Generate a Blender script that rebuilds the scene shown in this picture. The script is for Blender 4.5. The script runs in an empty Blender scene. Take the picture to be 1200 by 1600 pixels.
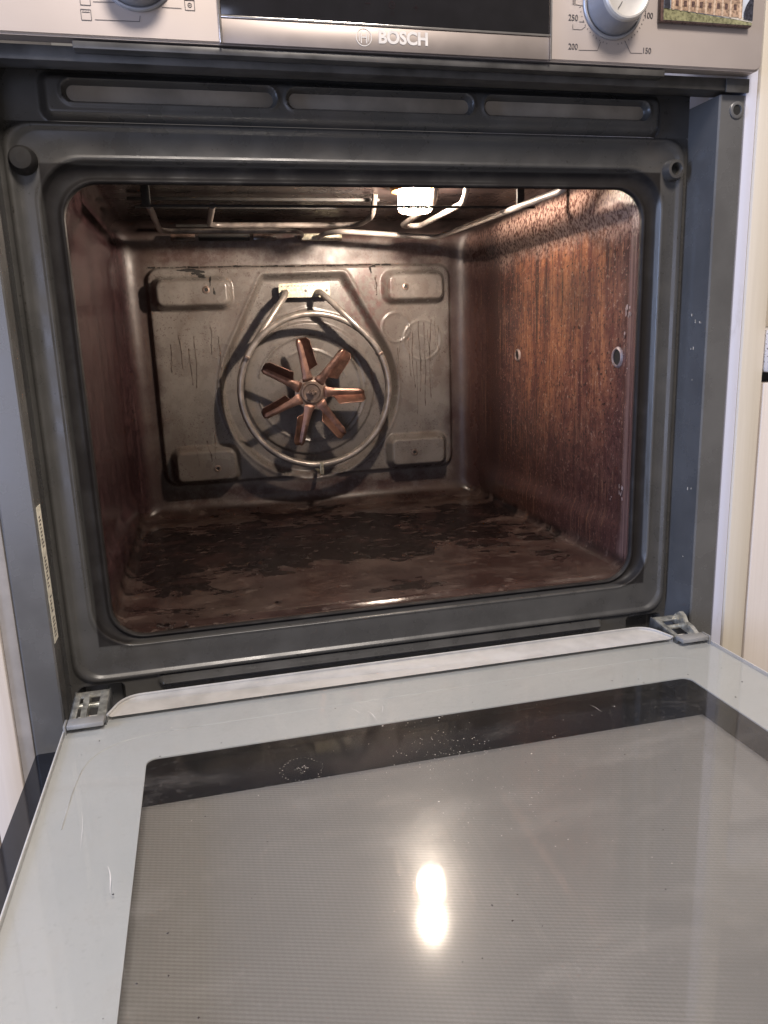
import bpy, bmesh, math, random
import numpy as np
from mathutils import Vector, Matrix
random.seed(7); rng = np.random.RandomState(7)
R = math.radians
S = bpy.context.scene
C = S.collection

# ------------------------------------------------------------------ camera
def make_camera():
    yaw, pitch, roll = -0.2324, -0.2232, -0.0358
    cy, sy, cp, sp = math.cos(yaw), math.sin(yaw), math.cos(pitch), math.sin(pitch)
    fwd = Vector((-sy*cp, cy*cp, sp)); right = Vector((cy, sy, 0)); up = right.cross(fwd)
    c, s = math.cos(roll), math.sin(roll)
    r2 = c*right + s*up; u2 = -s*right + c*up
    cam = bpy.data.cameras.new('camera'); ob = bpy.data.objects.new('camera', cam); C.objects.link(ob)
    M = Matrix((r2, u2, -fwd)).transposed().to_4x4(); M.translation = Vector((-0.1517, -0.5642, -0.1932))
    ob.matrix_world = M
    cam.sensor_fit = 'VERTICAL'; cam.sensor_height = 24.0; cam.lens = 1187.35/1600*24.0
    cam.clip_start = 0.01; cam.clip_end = 50
    S.camera = ob
make_camera()

# ------------------------------------------------------------------ world and room lamps
W = bpy.data.worlds.new('World'); S.world = W; W.use_nodes = True
bg = W.node_tree.nodes['Background']; bg.inputs[0].default_value = (1.0, 0.90, 0.83, 1); bg.inputs[1].default_value = 0.22
def area(name, loc, target, size, size_y, power, col):
    L = bpy.data.lights.new(name, 'AREA'); L.shape = 'RECTANGLE'; L.size = size; L.size_y = size_y; L.energy = power; L.color = col
    o = bpy.data.objects.new(name, L); C.objects.link(o); o.location = loc
    o.rotation_euler = (Vector(target)-Vector(loc)).to_track_quat('-Z', 'Y').to_euler()
    return o
area('ceiling_lamp', (0.05, -1.45, 1.40), (0, 0, -0.3), 0.5, 0.5, 50, (1.0, 0.90, 0.81))
area('window_light', (-1.8, -0.50, 0.10), (0.3, 0.02, -0.30), 0.6, 1.2, 32, (0.46, 0.61, 1.0))
area('far_window_light', (-0.80, -1.75, -0.32), (-0.2, 0, -0.30), 0.4, 0.8, 5, (0.66, 0.72, 1.0))
S.view_settings.view_transform = 'Standard'; S.view_settings.look = 'None'; S.view_settings.gamma = 1; S.view_settings.exposure = 0
cy_ = S.cycles
S.render.engine = 'CYCLES'
cy_.use_denoising = True; cy_.caustics_reflective = False; cy_.caustics_refractive = False
cy_.sample_clamp_indirect = 4.0; cy_.max_bounces = 8; cy_.transparent_max_bounces = 16; cy_.blur_glossy = 0.4

# ------------------------------------------------------------------ material helpers
class NT:
    def __init__(s, name):
        s.m = bpy.data.materials.new(name); s.m.use_nodes = True; s.t = s.m.node_tree; s.n = s.t.nodes; s.n.clear()
        s.out = s.n.new('ShaderNodeOutputMaterial'); s.pos = s.n.new('ShaderNodeNewGeometry').outputs['Position']
    def l(s, a, b): s.t.links.new(a, b)
    def put(s, sock, v):
        if isinstance(v, bpy.types.NodeSocket): s.l(v, sock)
        elif isinstance(v, tuple) and len(v) == 3 and sock.type == 'RGBA': sock.default_value = v+(1,)
        else: sock.default_value = v
    def math(s, op, a, b=0.0, c=0.0, clamp=False):
        n = s.n.new('ShaderNodeMath'); n.operation = op; n.use_clamp = clamp
        s.put(n.inputs[0], a); s.put(n.inputs[1], b); s.put(n.inputs[2], c); return n.outputs[0]
    def sep(s, v=None):
        n = s.n.new('ShaderNodeSeparateXYZ'); s.l(v or s.pos, n.inputs[0]); return n.outputs
    def scale(s, v, sc, off=(0, 0, 0)):
        n = s.n.new('ShaderNodeMapping'); s.l(v or s.pos, n.inputs[0]); n.inputs['Scale'].default_value = sc; n.inputs['Location'].default_value = off
        return n.outputs[0]
    def noise(s, sc, scale=1.0, detail=4, rough=.55, dist=0.0, off=(0, 0, 0)):
        n = s.n.new('ShaderNodeTexNoise'); s.l(s.scale(None, sc, off), n.inputs['Vector'])
        n.inputs['Scale'].default_value = scale; n.inputs['Detail'].default_value = detail; n.inputs['Roughness'].default_value = rough; n.inputs['Distortion'].default_value = dist
        return n.outputs['Fac']
    def ramp(s, v, a, b, lo=0.0, hi=1.0):
        n = s.n.new('ShaderNodeMapRange'); n.interpolation_type = 'SMOOTHSTEP'
        s.put(n.inputs[0], v); n.inputs[1].default_value = a; n.inputs[2].default_value = b; n.inputs[3].default_value = lo; n.inputs[4].default_value = hi
        return n.outputs[0]
    def mix(s, f, a, b):
        n = s.n.new('ShaderNodeMix'); n.data_type = 'RGBA'
        s.put(n.inputs[0], f); s.put(n.inputs[6], a); s.put(n.inputs[7], b); return n.outputs[2]
    def bump(s, h, strength=.3, dist=.001):
        n = s.n.new('ShaderNodeBump'); n.inputs['Strength'].default_value = strength; n.inputs['Distance'].default_value = dist; s.l(h, n.inputs['Height']); return n.outputs[0]
    def bsdf(s, col, rough=.5, metal=0.0, normal=None, spec=.5, coat=0.0, aniso=0.0):
        b = s.n.new('ShaderNodeBsdfPrincipled')
        s.put(b.inputs['Base Color'], col); s.put(b.inputs['Roughness'], rough); s.put(b.inputs['Metallic'], metal)
        s.put(b.inputs['Specular IOR Level'], spec); b.inputs['Coat Weight'].default_value = coat; b.inputs['Coat Roughness'].default_value = .12
        b.inputs['Anisotropic'].default_value = aniso
        if normal: s.l(normal, b.inputs['Normal'])
        s.l(b.outputs[0], s.out.inputs[0]); return b
def plain(name, col, rough=.5, metal=0.0, var=.12, scale=60, spec=.5, coat=0.0, bumpy=0.0):
    t = NT(name); n = t.noise((1, 1, 1), scale, 5)
    d = tuple(max(0, c*(1-var*2)) for c in col); u = tuple(min(1, c*(1+var)) for c in col)
    t.bsdf(t.mix(t.ramp(n, .3, .7), d, u), t.ramp(n, .3, .7, rough*.85, min(1, rough*1.15)), metal, t.bump(n, bumpy) if bumpy else None, spec, coat)
    return t.m
M = {}
# brushed stainless control panel
t = NT('brushed_steel'); g = t.noise((10, 40, 2600), 1, 2); sm = t.noise((7, 7, 7), 1, 4)
t.bsdf(t.mix(t.ramp(sm, .3, .75), (.50, .44, .41), (.55, .485, .455)), t.ramp(sm, .3, .7, .45, .52), .75, t.bump(g, .02, .0004), aniso=.3); M['steel'] = t.m
M['steel_dark'] = plain('trim_band_steel', (.38, .33, .305), .48, .75, .04, 12)
M['chrome'] = plain('bright_trim', (.85, .82, .8), .18, 1.0, .03)
M['satin'] = plain('satin_knob', (.60, .57, .53), .42, .25, .04)
M['knob_side'] = plain('knob_side', (.34, .34, .36), .38, .35, .04)
M['display'] = plain('display_glass', (.012, .011, .013), .1, 0, .1, coat=.5)
M['ghost'] = plain('display_ghost', (.022, .013, .015), .12, 0, .1)
M['ink'] = plain('printed_ink', (.09, .08, .08), .5, 0, .05)
M['logo'] = plain('logo_print', (.80, .76, .72), .35, .2, .04)
# dark grey enamel of the front frame
t = NT('frame_enamel'); n1 = t.noise((1, 1, 1), 35, 6); n2 = t.noise((1, 1, 1), 1400, 2); sx = t.sep()
grease = t.math('MULTIPLY', t.ramp(t.noise((14, 5, 30), 1, 6, .65), .5, .75), t.ramp(sx[2], -.12, -.03))
col = t.mix(t.ramp(n1, .3, .75), (.056, .054, .051), (.074, .071, .067))
col = t.mix(t.math('MULTIPLY', grease, .25), col, (.10, .075, .055))
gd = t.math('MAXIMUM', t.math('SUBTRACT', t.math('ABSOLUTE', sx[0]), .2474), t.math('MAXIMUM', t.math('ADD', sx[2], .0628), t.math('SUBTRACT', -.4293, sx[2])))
groove_dark = t.math('MULTIPLY', t.ramp(gd, .0006, -.0012), t.ramp(n1, .2, .6, .62, .92))  # darker band along the groove round the opening
col = t.mix(groove_dark, col, (.011, .009, .009))
sp = t.ramp(t.noise((1, 1, 1), 260, 1), .735, .76)
col = t.mix(t.math('MULTIPLY', sp, .7), col, (.02, .016, .013))
t.bsdf(col, t.math('ADD', t.ramp(n1, .3, .7, .24, .38), t.math('MULTIPLY', groove_dark, .30)), 0, t.bump(t.math('ADD', t.math('MULTIPLY', n2, .25), t.math('MULTIPLY', n1, .5)), .16, .0008), t.math('SUBTRACT', .55, t.math('MULTIPLY', groove_dark, .42))); M['enamel'] = t.m
M['vent'] = plain('vent_channel', (.066, .063, .060), .42, 0, .25, 40)
M['lip_dark'] = plain('vent_lip', (.11, .105, .10), .35, .3, .2, 30)
M['flange'] = plain('painted_flange', (.120, .118, .116), .27, .1, .08, 20, .6)
M['slot_tan'] = plain('tan_slot', (.29, .25, .20), .55, 0, .15, 25)  # paler tan floor of the three slots
M['screw_hole'] = plain('socket_black', (.01, .01, .01), .6)
# cavity enamel, one material whose stains and tones follow place
t = NT('cavity_enamel'); x, y, z = t.sep()[:]
wob = t.math('MULTIPLY', t.math('SUBTRACT', t.noise((1, 1, 1), 30, 5), .5), .035)
# base: the grey brown of the clean-ish enamel
n1 = t.noise((1, 1, 1), 28, 7, .6); fine = t.noise((1, 1, 1), 420, 3)
base = t.mix(t.ramp(n1, .3, .72), (.160, .143, .130), (.215, .195, .178))
base = t.mix(t.math('MULTIPLY', t.ramp(fine, .58, .72), .35), base, (.08, .045, .035))
# brown stain on the back wall, outside the raised panel
edge = t.math('MAXIMUM', t.ramp(t.math('ADD', t.math('ABSOLUTE', x), wob), .196, .214), t.math('MAXIMUM', t.ramp(t.math('ADD', z, wob), -.100, -.082), t.ramp(t.math('SUBTRACT', wob, z), .372, .392)))
pat = t.ramp(t.noise((1, 1, 1), 60, 6, .7), .35, .62)
base = t.mix(t.math('MULTIPLY', edge, t.math('ADD', .42, t.math('MULTIPLY', pat, .55))), base, (.055, .026, .023))
base = t.mix(t.math('MULTIPLY', t.ramp(t.math('ADD', t.math('ABSOLUTE', x), wob), .190, .207), .72), base, (.042, .023, .021))
base = t.mix(t.math('MULTIPLY', t.ramp(t.noise((14, 14, 9), 1, 7, .66, .7, (4, 0, 2)), .46, .66), .55), base, (.095, .070, .058))
base = t.mix(t.math('MULTIPLY', t.math('MULTIPLY', t.ramp(t.noise((1, 1, 1), 480, 1), .63, .67), t.ramp(t.noise((1, 1, 1), 22, 3), .45, .6)), .75), base, (.055, .030, .025))
# purple-brown bloom on the right of the terminal plate
d1 = t.math('ADD', t.math('POWER', t.math('SUBTRACT', x, .082), 2), t.math('MULTIPLY', t.math('POWER', t.math('ADD', z, .135), 2), .5))
bl = t.math('MULTIPLY', t.ramp(d1, .0002, .0022, 1, 0), t.ramp(t.noise((1, 1, 1), 110, 4), .38, .62))
base = t.mix(t.math('MULTIPLY', bl, .75), base, (.13, .062, .058))
# right wall
streak = t.noise((1, 170, 3.2), 1, 8, .70, 1.0); streak2 = t.noise((1, 26, 4.5), 1, 7, .66, 1.2, (3, 0, 7)); speck = t.noise((330, 330, 250), 1, 3, .6); mott = t.noise((70, 70, 55), 1, 7, .74, .6); grit = t.noise((1, 1, 1), 190, 2, .6)
rw = t.mix(t.ramp(streak2, .36, .62), (.115, .042, .032), (.33, .140, .070))
rw = t.mix(t.math('MULTIPLY', t.ramp(mott, .44, .60), .6), rw, (.100, .030, .026))
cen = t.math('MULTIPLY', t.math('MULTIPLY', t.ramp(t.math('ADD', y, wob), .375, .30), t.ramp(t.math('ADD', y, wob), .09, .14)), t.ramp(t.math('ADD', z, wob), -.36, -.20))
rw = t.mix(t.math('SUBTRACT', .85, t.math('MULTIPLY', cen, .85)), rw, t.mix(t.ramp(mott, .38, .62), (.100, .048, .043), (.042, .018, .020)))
clus = t.ramp(t.noise((1, 16, 7), 1, 5, .6, .5, (1, 4, 2)), .42, .60); fst = t.noise((1, 330, 9), 1, 6, .7, .8, (0, 2, 5))
rw = t.mix(t.math('MULTIPLY', t.math('MULTIPLY', t.ramp(streak, .53, .585), clus), .85), rw, (.026, .009, .009))
rw = t.mix(t.math('MULTIPLY', t.ramp(fst, .50, .62), .55), rw, (.070, .026, .020))
rw = t.mix(t.math('MULTIPLY', t.math('MULTIPLY', t.ramp(fst, .44, .36), clus), .5), rw, (.46, .25, .13))
rw = t.mix(t.math('MULTIPLY', t.ramp(grit, .63, .68), .8), rw, (.022, .011, .010))
rw = t.mix(t.math('MULTIPLY', t.ramp(speck, .57, .66), .6), rw, (.026, .013, .012))
rw = t.mix(t.math('MULTIPLY', t.ramp(speck, .32, .39, 1, 0), .5), rw, (.42, .30, .23))
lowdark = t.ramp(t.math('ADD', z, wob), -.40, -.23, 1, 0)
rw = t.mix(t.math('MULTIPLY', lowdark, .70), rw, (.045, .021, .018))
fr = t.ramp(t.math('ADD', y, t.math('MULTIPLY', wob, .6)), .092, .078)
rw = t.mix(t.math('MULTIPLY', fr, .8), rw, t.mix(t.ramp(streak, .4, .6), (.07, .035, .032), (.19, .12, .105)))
up = t.ramp(t.math('ADD', z, wob), -.118, -.088)
rw = t.mix(t.math('MULTIPLY', up, .85), rw, t.mix(t.ramp(speck, .42, .6), (.40, .28, .235), (.10, .050, .043)))  # pale speckled upper band, its colour also lightened as the lamp's highlight
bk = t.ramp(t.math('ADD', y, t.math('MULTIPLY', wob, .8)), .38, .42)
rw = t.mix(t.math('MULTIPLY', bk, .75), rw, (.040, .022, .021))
# left wall
scr = t.noise((1, 420, 6), 1, 5, .7)
lw = t.mix(t.ramp(streak2, .35, .65), (.028, .014, .016), (.070, .036, .038))
lw = t.mix(t.math('MULTIPLY', t.ramp(mott, .46, .60), .7), lw, (.020, .009, .011))
lw = t.mix(t.math('MULTIPLY', t.ramp(scr, .56, .72), .55), lw, (.17, .11, .105))
lw = t.mix(t.math('MULTIPLY', t.ramp(streak, .53, .62), .7), lw, (.018, .009, .010))
lw = t.mix(t.math('MULTIPLY', t.ramp(grit, .57, .63), .8), lw, (.016, .009, .010))
# floor
fl1 = t.noise((10, 14, 10), 1, 11, .64, .35, (2.3, 1.1, 0)); fl2 = t.noise((60, 75, 60), 1, 7, .66, .3); fl3 = t.noise((150, 150, 150), 1, 4, .6)
fb = t.mix(t.ramp(t.noise((22, 30, 22), 1, 6, .6), .38, .64), (.026, .015, .013), (.056, .037, .031))
mid = t.ramp(t.math('ABSOLUTE', t.math('SUBTRACT', y, .31)), .04, .20, .085, -.11)
cv = t.math('ADD', t.math('ADD', fl1, mid), t.math('MULTIPLY', t.math('SUBTRACT', fl2, .5), .22))
char = t.ramp(cv, .500, .514)
stain = t.ramp(cv, .42, .50)
fb = t.mix(t.math('MULTIPLY', stain, .45), fb, (.020, .011, .010))
isl = t.ramp(t.noise((55, 80, 55), 1, 7, .64, .4, (7, 3, 0)), .60, .615)
ch2 = t.ramp(t.math('ADD', fl2, t.math('MULTIPLY', mid, .8)), .63, .645)
fb = t.mix(t.math('MULTIPLY', t.ramp(t.noise((55, 90, 55), 1, 7, .64, .4, (1, 8, 0)), .61, .625), .7), fb, (.100, .074, .063))
cf = t.math('MULTIPLY', t.math('MAXIMUM', char, t.math('MULTIPLY', ch2, .85)), t.math('SUBTRACT', 1.0, t.math('MULTIPLY', isl, .8)))
fb = t.mix(t.math('MULTIPLY', cf, .95), fb, t.mix(t.ramp(fl3, .4, .65), (.003, .002, .002), (.011, .007, .007)))
rd = t.ramp(t.noise((20, 28, 20), 1, 6, .6, .5, (5, 9, 0)), .52, .62)
fb = t.mix(t.math('MULTIPLY', rd, .2), fb, (.055, .026, .022))
sp3 = t.ramp(t.noise((220, 220, 220), 1, 2), .685, .71)
fb = t.mix(sp3, fb, (.012, .009, .008))
# roof
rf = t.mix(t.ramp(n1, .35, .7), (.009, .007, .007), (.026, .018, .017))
mR = t.ramp(t.math('ADD', x, t.math('MULTIPLY', wob, .35)), .218, .232); mL = t.ramp(t.math('ADD', x, t.math('MULTIPLY', wob, .35)), -.218, -.232)
mF = t.ramp(t.math('ADD', z, t.math('MULTIPLY', wob, .25)), -.404, -.4145); mT = t.ramp(z, -.062, -.050)
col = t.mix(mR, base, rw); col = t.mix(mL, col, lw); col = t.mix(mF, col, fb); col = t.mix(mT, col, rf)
walls = t.math('MAXIMUM', mR, mL)
bh = t.math('ADD', t.math('MULTIPLY', fine, .12), t.math('MULTIPLY', t.math('MAXIMUM', char, 0), t.math('MULTIPLY', mF, .5)))
bh = t.math('ADD', bh, t.math('MULTIPLY', walls, t.math('ADD', t.math('MULTIPLY', t.math('ADD', streak, fst), .45), t.math('ADD', t.math('MULTIPLY', speck, .25), t.math('MULTIPLY', grit, .45)))))
ro = t.math('ADD', t.ramp(n1, .3, .7, .22, .36), t.math('ADD', t.math('MULTIPLY', t.math('MULTIPLY', edge, t.ramp(y, .46, .48)), .15), t.math('ADD', t.math('MULTIPLY', walls, -.11), t.math('MULTIPLY', mF, t.math('ADD', -.12, t.math('MULTIPLY', cf, .16))))))
t.bsdf(col, ro, 0, t.bump(bh, .55, .0011), t.math('SUBTRACT', .50, t.math('ADD', t.math('MULTIPLY', mF, t.math('ADD', .10, t.math('MULTIPLY', cf, .25))), t.math('ADD', t.math('MULTIPLY', mT, .36), t.math('MULTIPLY', walls, -.10))))); M['cavity'] = t.m
M['burnt'] = plain('burnt_drip', (.085, .056, .045), .25, 0, .3, 120, .5)
M['faint'] = plain('faint_drip', (.115, .088, .075), .3, 0, .2, 120, .5)
t = NT('heat_tinted_fan'); n = t.noise((1, 1, 1), 60, 5)
t.bsdf(t.mix(t.math('MULTIPLY', t.ramp(t.noise((1, 1, 1), 38, 6, .7), .46, .66), .75), t.mix(t.ramp(n, .3, .7), (.21, .12, .095), (.40, .235, .18)), (.075, .052, .045)), t.ramp(n, .3, .7, .30, .48), .8, t.bump(t.noise((1, 1, 1), 700, 2), .1, .0005)); M['copper'] = t.m
M['hubmetal'] = plain('fan_hub_metal', (.27, .20, .165), .42, .6, .15, 80)
M['tube'] = plain('heater_tube', (.40, .355, .32), .34, .5, .14, 70)
M['grilltube'] = plain('grill_tube', (.36, .32, .29), .45, .25, .14, 50)
M['shadetube'] = plain('shaded_tube', (.17, .145, .13), .4, .3, .3, 60)  # darker grill tube copy, shade of the left loops put into its colour
M['black'] = plain('sooty_black', (.014, .012, .011), .75, 0, .3, 90)
M['zinc'] = plain('zinc_plate', (.42, .385, .29), .42, .5, .2, 300)
M['hinge'] = plain('hinge_steel', (.60, .60, .55), .34, .8, .2, 160)
M['hinge_dark'] = plain('hinge_dark_steel', (.20, .21, .22), .4, .7, .2, 160)  # darker steel for the hinge cheeks
M['cap'] = plain('grey_cap', (.30, .30, .30), .4, .2, .08, 60)
M['profile'] = plain('aluminium_profile', (.40, .39, .375), .5, 0.0, .08, 45, bumpy=.03)
M['rail'] = plain('pale_rail', (.62, .62, .62), .35, .1, .04)
M['scuff'] = plain('pale_scuff', (.30, .23, .215), .35, 0, .25, 200)
M['scratch'] = plain('pale_scratch', (.62, .61, .60), .4, 0, .05, 100)
M['label'] = plain('paper_label', (.72, .70, .60), .6, 0, .1, 200)
M['rim'] = plain('lamp_rim', (.35, .16, .05), .4, .4, .4, 220)
# lit lamp glass
t = NT('lit_lamp_glass'); e = t.n.new('ShaderNodeEmission'); e.inputs[0].default_value = (1.0, .84, .66, 1); e.inputs[1].default_value = 40
tr = t.n.new('ShaderNodeBsdfTransparent'); ad = t.n.new('ShaderNodeAddShader'); t.l(e.outputs[0], ad.inputs[0]); t.l(tr.outputs[0], ad.inputs[1]); 
dd = t.math('MULTIPLY', t.ramp(t.sep()[2], -.0622, -.0642), t.ramp(t.noise((1, 1, 1), 330, 2), .42, .55)); db = t.n.new('ShaderNodeBsdfDiffuse'); db.inputs[0].default_value = (.55, .25, .08, 1)
mx = t.n.new('ShaderNodeMixShader'); t.l(t.math('MULTIPLY', dd, .93), mx.inputs[0]); t.l(ad.outputs[0], mx.inputs[1]); t.l(db.outputs[0], mx.inputs[2]); t.l(mx.outputs[0], t.out.inputs[0]); M['lamp'] = t.m
# door glass: clear pane with greasy film
def glass(name, dirt, film):
    t = NT(name)
    dt = t.n.new('ShaderNodeVectorMath'); dt.operation = 'DOT_PRODUCT'; ge = t.n.new('ShaderNodeNewGeometry'); t.l(ge.outputs['Incoming'], dt.inputs[0]); t.l(ge.outputs['Normal'], dt.inputs[1])
    fr = t.math('ADD', .043, t.math('MULTIPLY', .957, t.math('POWER', t.math('SUBTRACT', 1.0, t.math('ABSOLUTE', dt.outputs['Value']), clamp=True), 5)))
    tr = t.n.new('ShaderNodeBsdfTransparent'); tr.inputs[0].default_value = (.95, .955, .955, 1)
    g1 = t.n.new('ShaderNodeBsdfGlossy'); g1.inputs['Roughness'].default_value = .045
    g2 = t.n.new('ShaderNodeBsdfGlossy'); g2.inputs['Roughness'].default_value = .22
    sm = t.noise((9, 22, 9), 1, 6, .65, .8); g3 = t.noise((700, 700, 700), 1, 2)
    mg = t.n.new('ShaderNodeMixShader'); t.l(t.math('ADD', t.ramp(sm, .35, .7, film*.5, film), t.math('MULTIPLY', t.ramp(g3, .5, .7), film*.4)), mg.inputs[0]); t.l(g1.outputs[0], mg.inputs[1]); t.l(g2.outputs[0], mg.inputs[2])
    m1 = t.n.new('ShaderNodeMixShader'); t.l(fr, m1.inputs[0]); t.l(tr.outputs[0], m1.inputs[1]); t.l(mg.outputs[0], m1.inputs[2])
    df = t.n.new('ShaderNodeBsdfDiffuse'); df.inputs[0].default_value = (.62, .58, .54, 1)
    m2 = t.n.new('ShaderNodeMixShader'); t.l(t.math('ADD', t.ramp(sm, .52, .78, dirt*.12, dirt), t.math('MULTIPLY', t.ramp(t.noise((260, 260, 260), 1, 3), .6, .72), dirt*.5)), m2.inputs[0]); t.l(m1.outputs[0], m2.inputs[1]); t.l(df.outputs[0], m2.inputs[2])
    t.l(m2.outputs[0], t.out.inputs[0]); return t.m
M['glass'] = glass('greasy_door_glass', .085, .42)
t = NT('grey_glass_print'); n = t.noise((6, 6, 6), 1, 5); sm = t.ramp(t.noise((24, 24, 24), 1, 6, .7), .5, .78)
t.bsdf(t.mix(t.math('MULTIPLY', sm, .25), t.mix(t.ramp(n, .3, .7), (.52, .535, .54), (.59, .60, .60)), (.44, .41, .37)), .55); M['print'] = t.m
M['seam'] = plain('print_seam', (.56, .56, .55), .5, 0, .1, 60)
M['outer_glass'] = plain('dark_outer_glass', (.010, .012, .018), .07, 0, .1, 20, .6)
t = NT('raster_print'); x, y, z = t.sep()[:]
st = t.math('SINE', t.math('ADD', t.math('MULTIPLY', y, 2*math.pi/.0025), t.math('MULTIPLY', x, 820)))
st2 = t.math('SINE', t.math('MULTIPLY', x, 2*math.pi/.0031))
p_ = t.ramp(t.math('ADD', st, t.math('MULTIPLY', st2, .25)), -1.0, 1.0)
bl = t.noise((7, 7, 7), 1, 4)
c1 = t.mix(t.ramp(bl, .3, .7), (.255, .243, .236), (.335, .320, .308))
t.bsdf(t.mix(p_, (.250, .236, .226), c1), .5, coat=.7).inputs['Coat Roughness'].default_value = .10; M['raster'] = t.m
# timber
def timber(name, a, b):
    t = NT(name); g = t.noise((180, 60, 5), 1, 5, .6, .5); k = t.noise((8, 8, 2), 1, 4)
    t.bsdf(t.mix(t.ramp(g, .3, .72), t.mix(k, a, b), b), .5, 0, t.bump(g, .12, .0006), .4); return t.m
M['cream'] = timber('cream_stile', (.56, .50, .41), (.64, .58, .49))
M['pinkwood'] = timber('pale_panel', (.60, .53, .47), (.70, .63, .57))
t = NT('carcass_edge'); wr = t.ramp(t.noise((60, 60, 14), 1, 6, .7), .55, .72)
t.bsdf(t.mix(t.math('MULTIPLY', wr, .5), (.58, .59, .70), (.36, .35, .38)), .45); M['edge'] = t.m
M['edge_grey'] = plain('grey_edge_band', (.34, .32, .31), .45, 0, .1, 30)
t = NT('speckled_worktop'); s1 = t.ramp(t.noise((1, 1, 1), 520, 2), .6, .66)
t.bsdf(t.mix(s1, (.66, .62, .60), (.12, .11, .11)), .3); M['worktop'] = t.m
M['shadow_gap'] = plain('dark_gap', (.03, .028, .026), .6)
M['sky_print'] = plain('print_sky', (.62, .66, .74), .3, 0, .06, 90)
M['lawn_print'] = plain('print_lawn', (.28, .27, .15), .3, 0, .25, 500)
M['stone_print'] = plain('print_stone', (.44, .30, .21), .3, 0, .25, 500)
M['stone_light'] = plain('print_stone_light', (.66, .50, .37), .3, 0, .15, 500)
M['window_print'] = plain('print_window', (.13, .08, .07), .3, 0, .2, 500)
M['tree_print'] = plain('print_tree', (.045, .045, .06), .35, 0, .3, 600)
M['path_print'] = plain('print_path', (.60, .55, .47), .3, 0, .1, 300)
M['crumb'] = plain('crumb', (.030, .018, .012), .5, 0, .4, 300)
M['pale_crumb'] = plain('pale_crumb', (.60, .55, .48), .5, 0, .2, 300)

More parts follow.
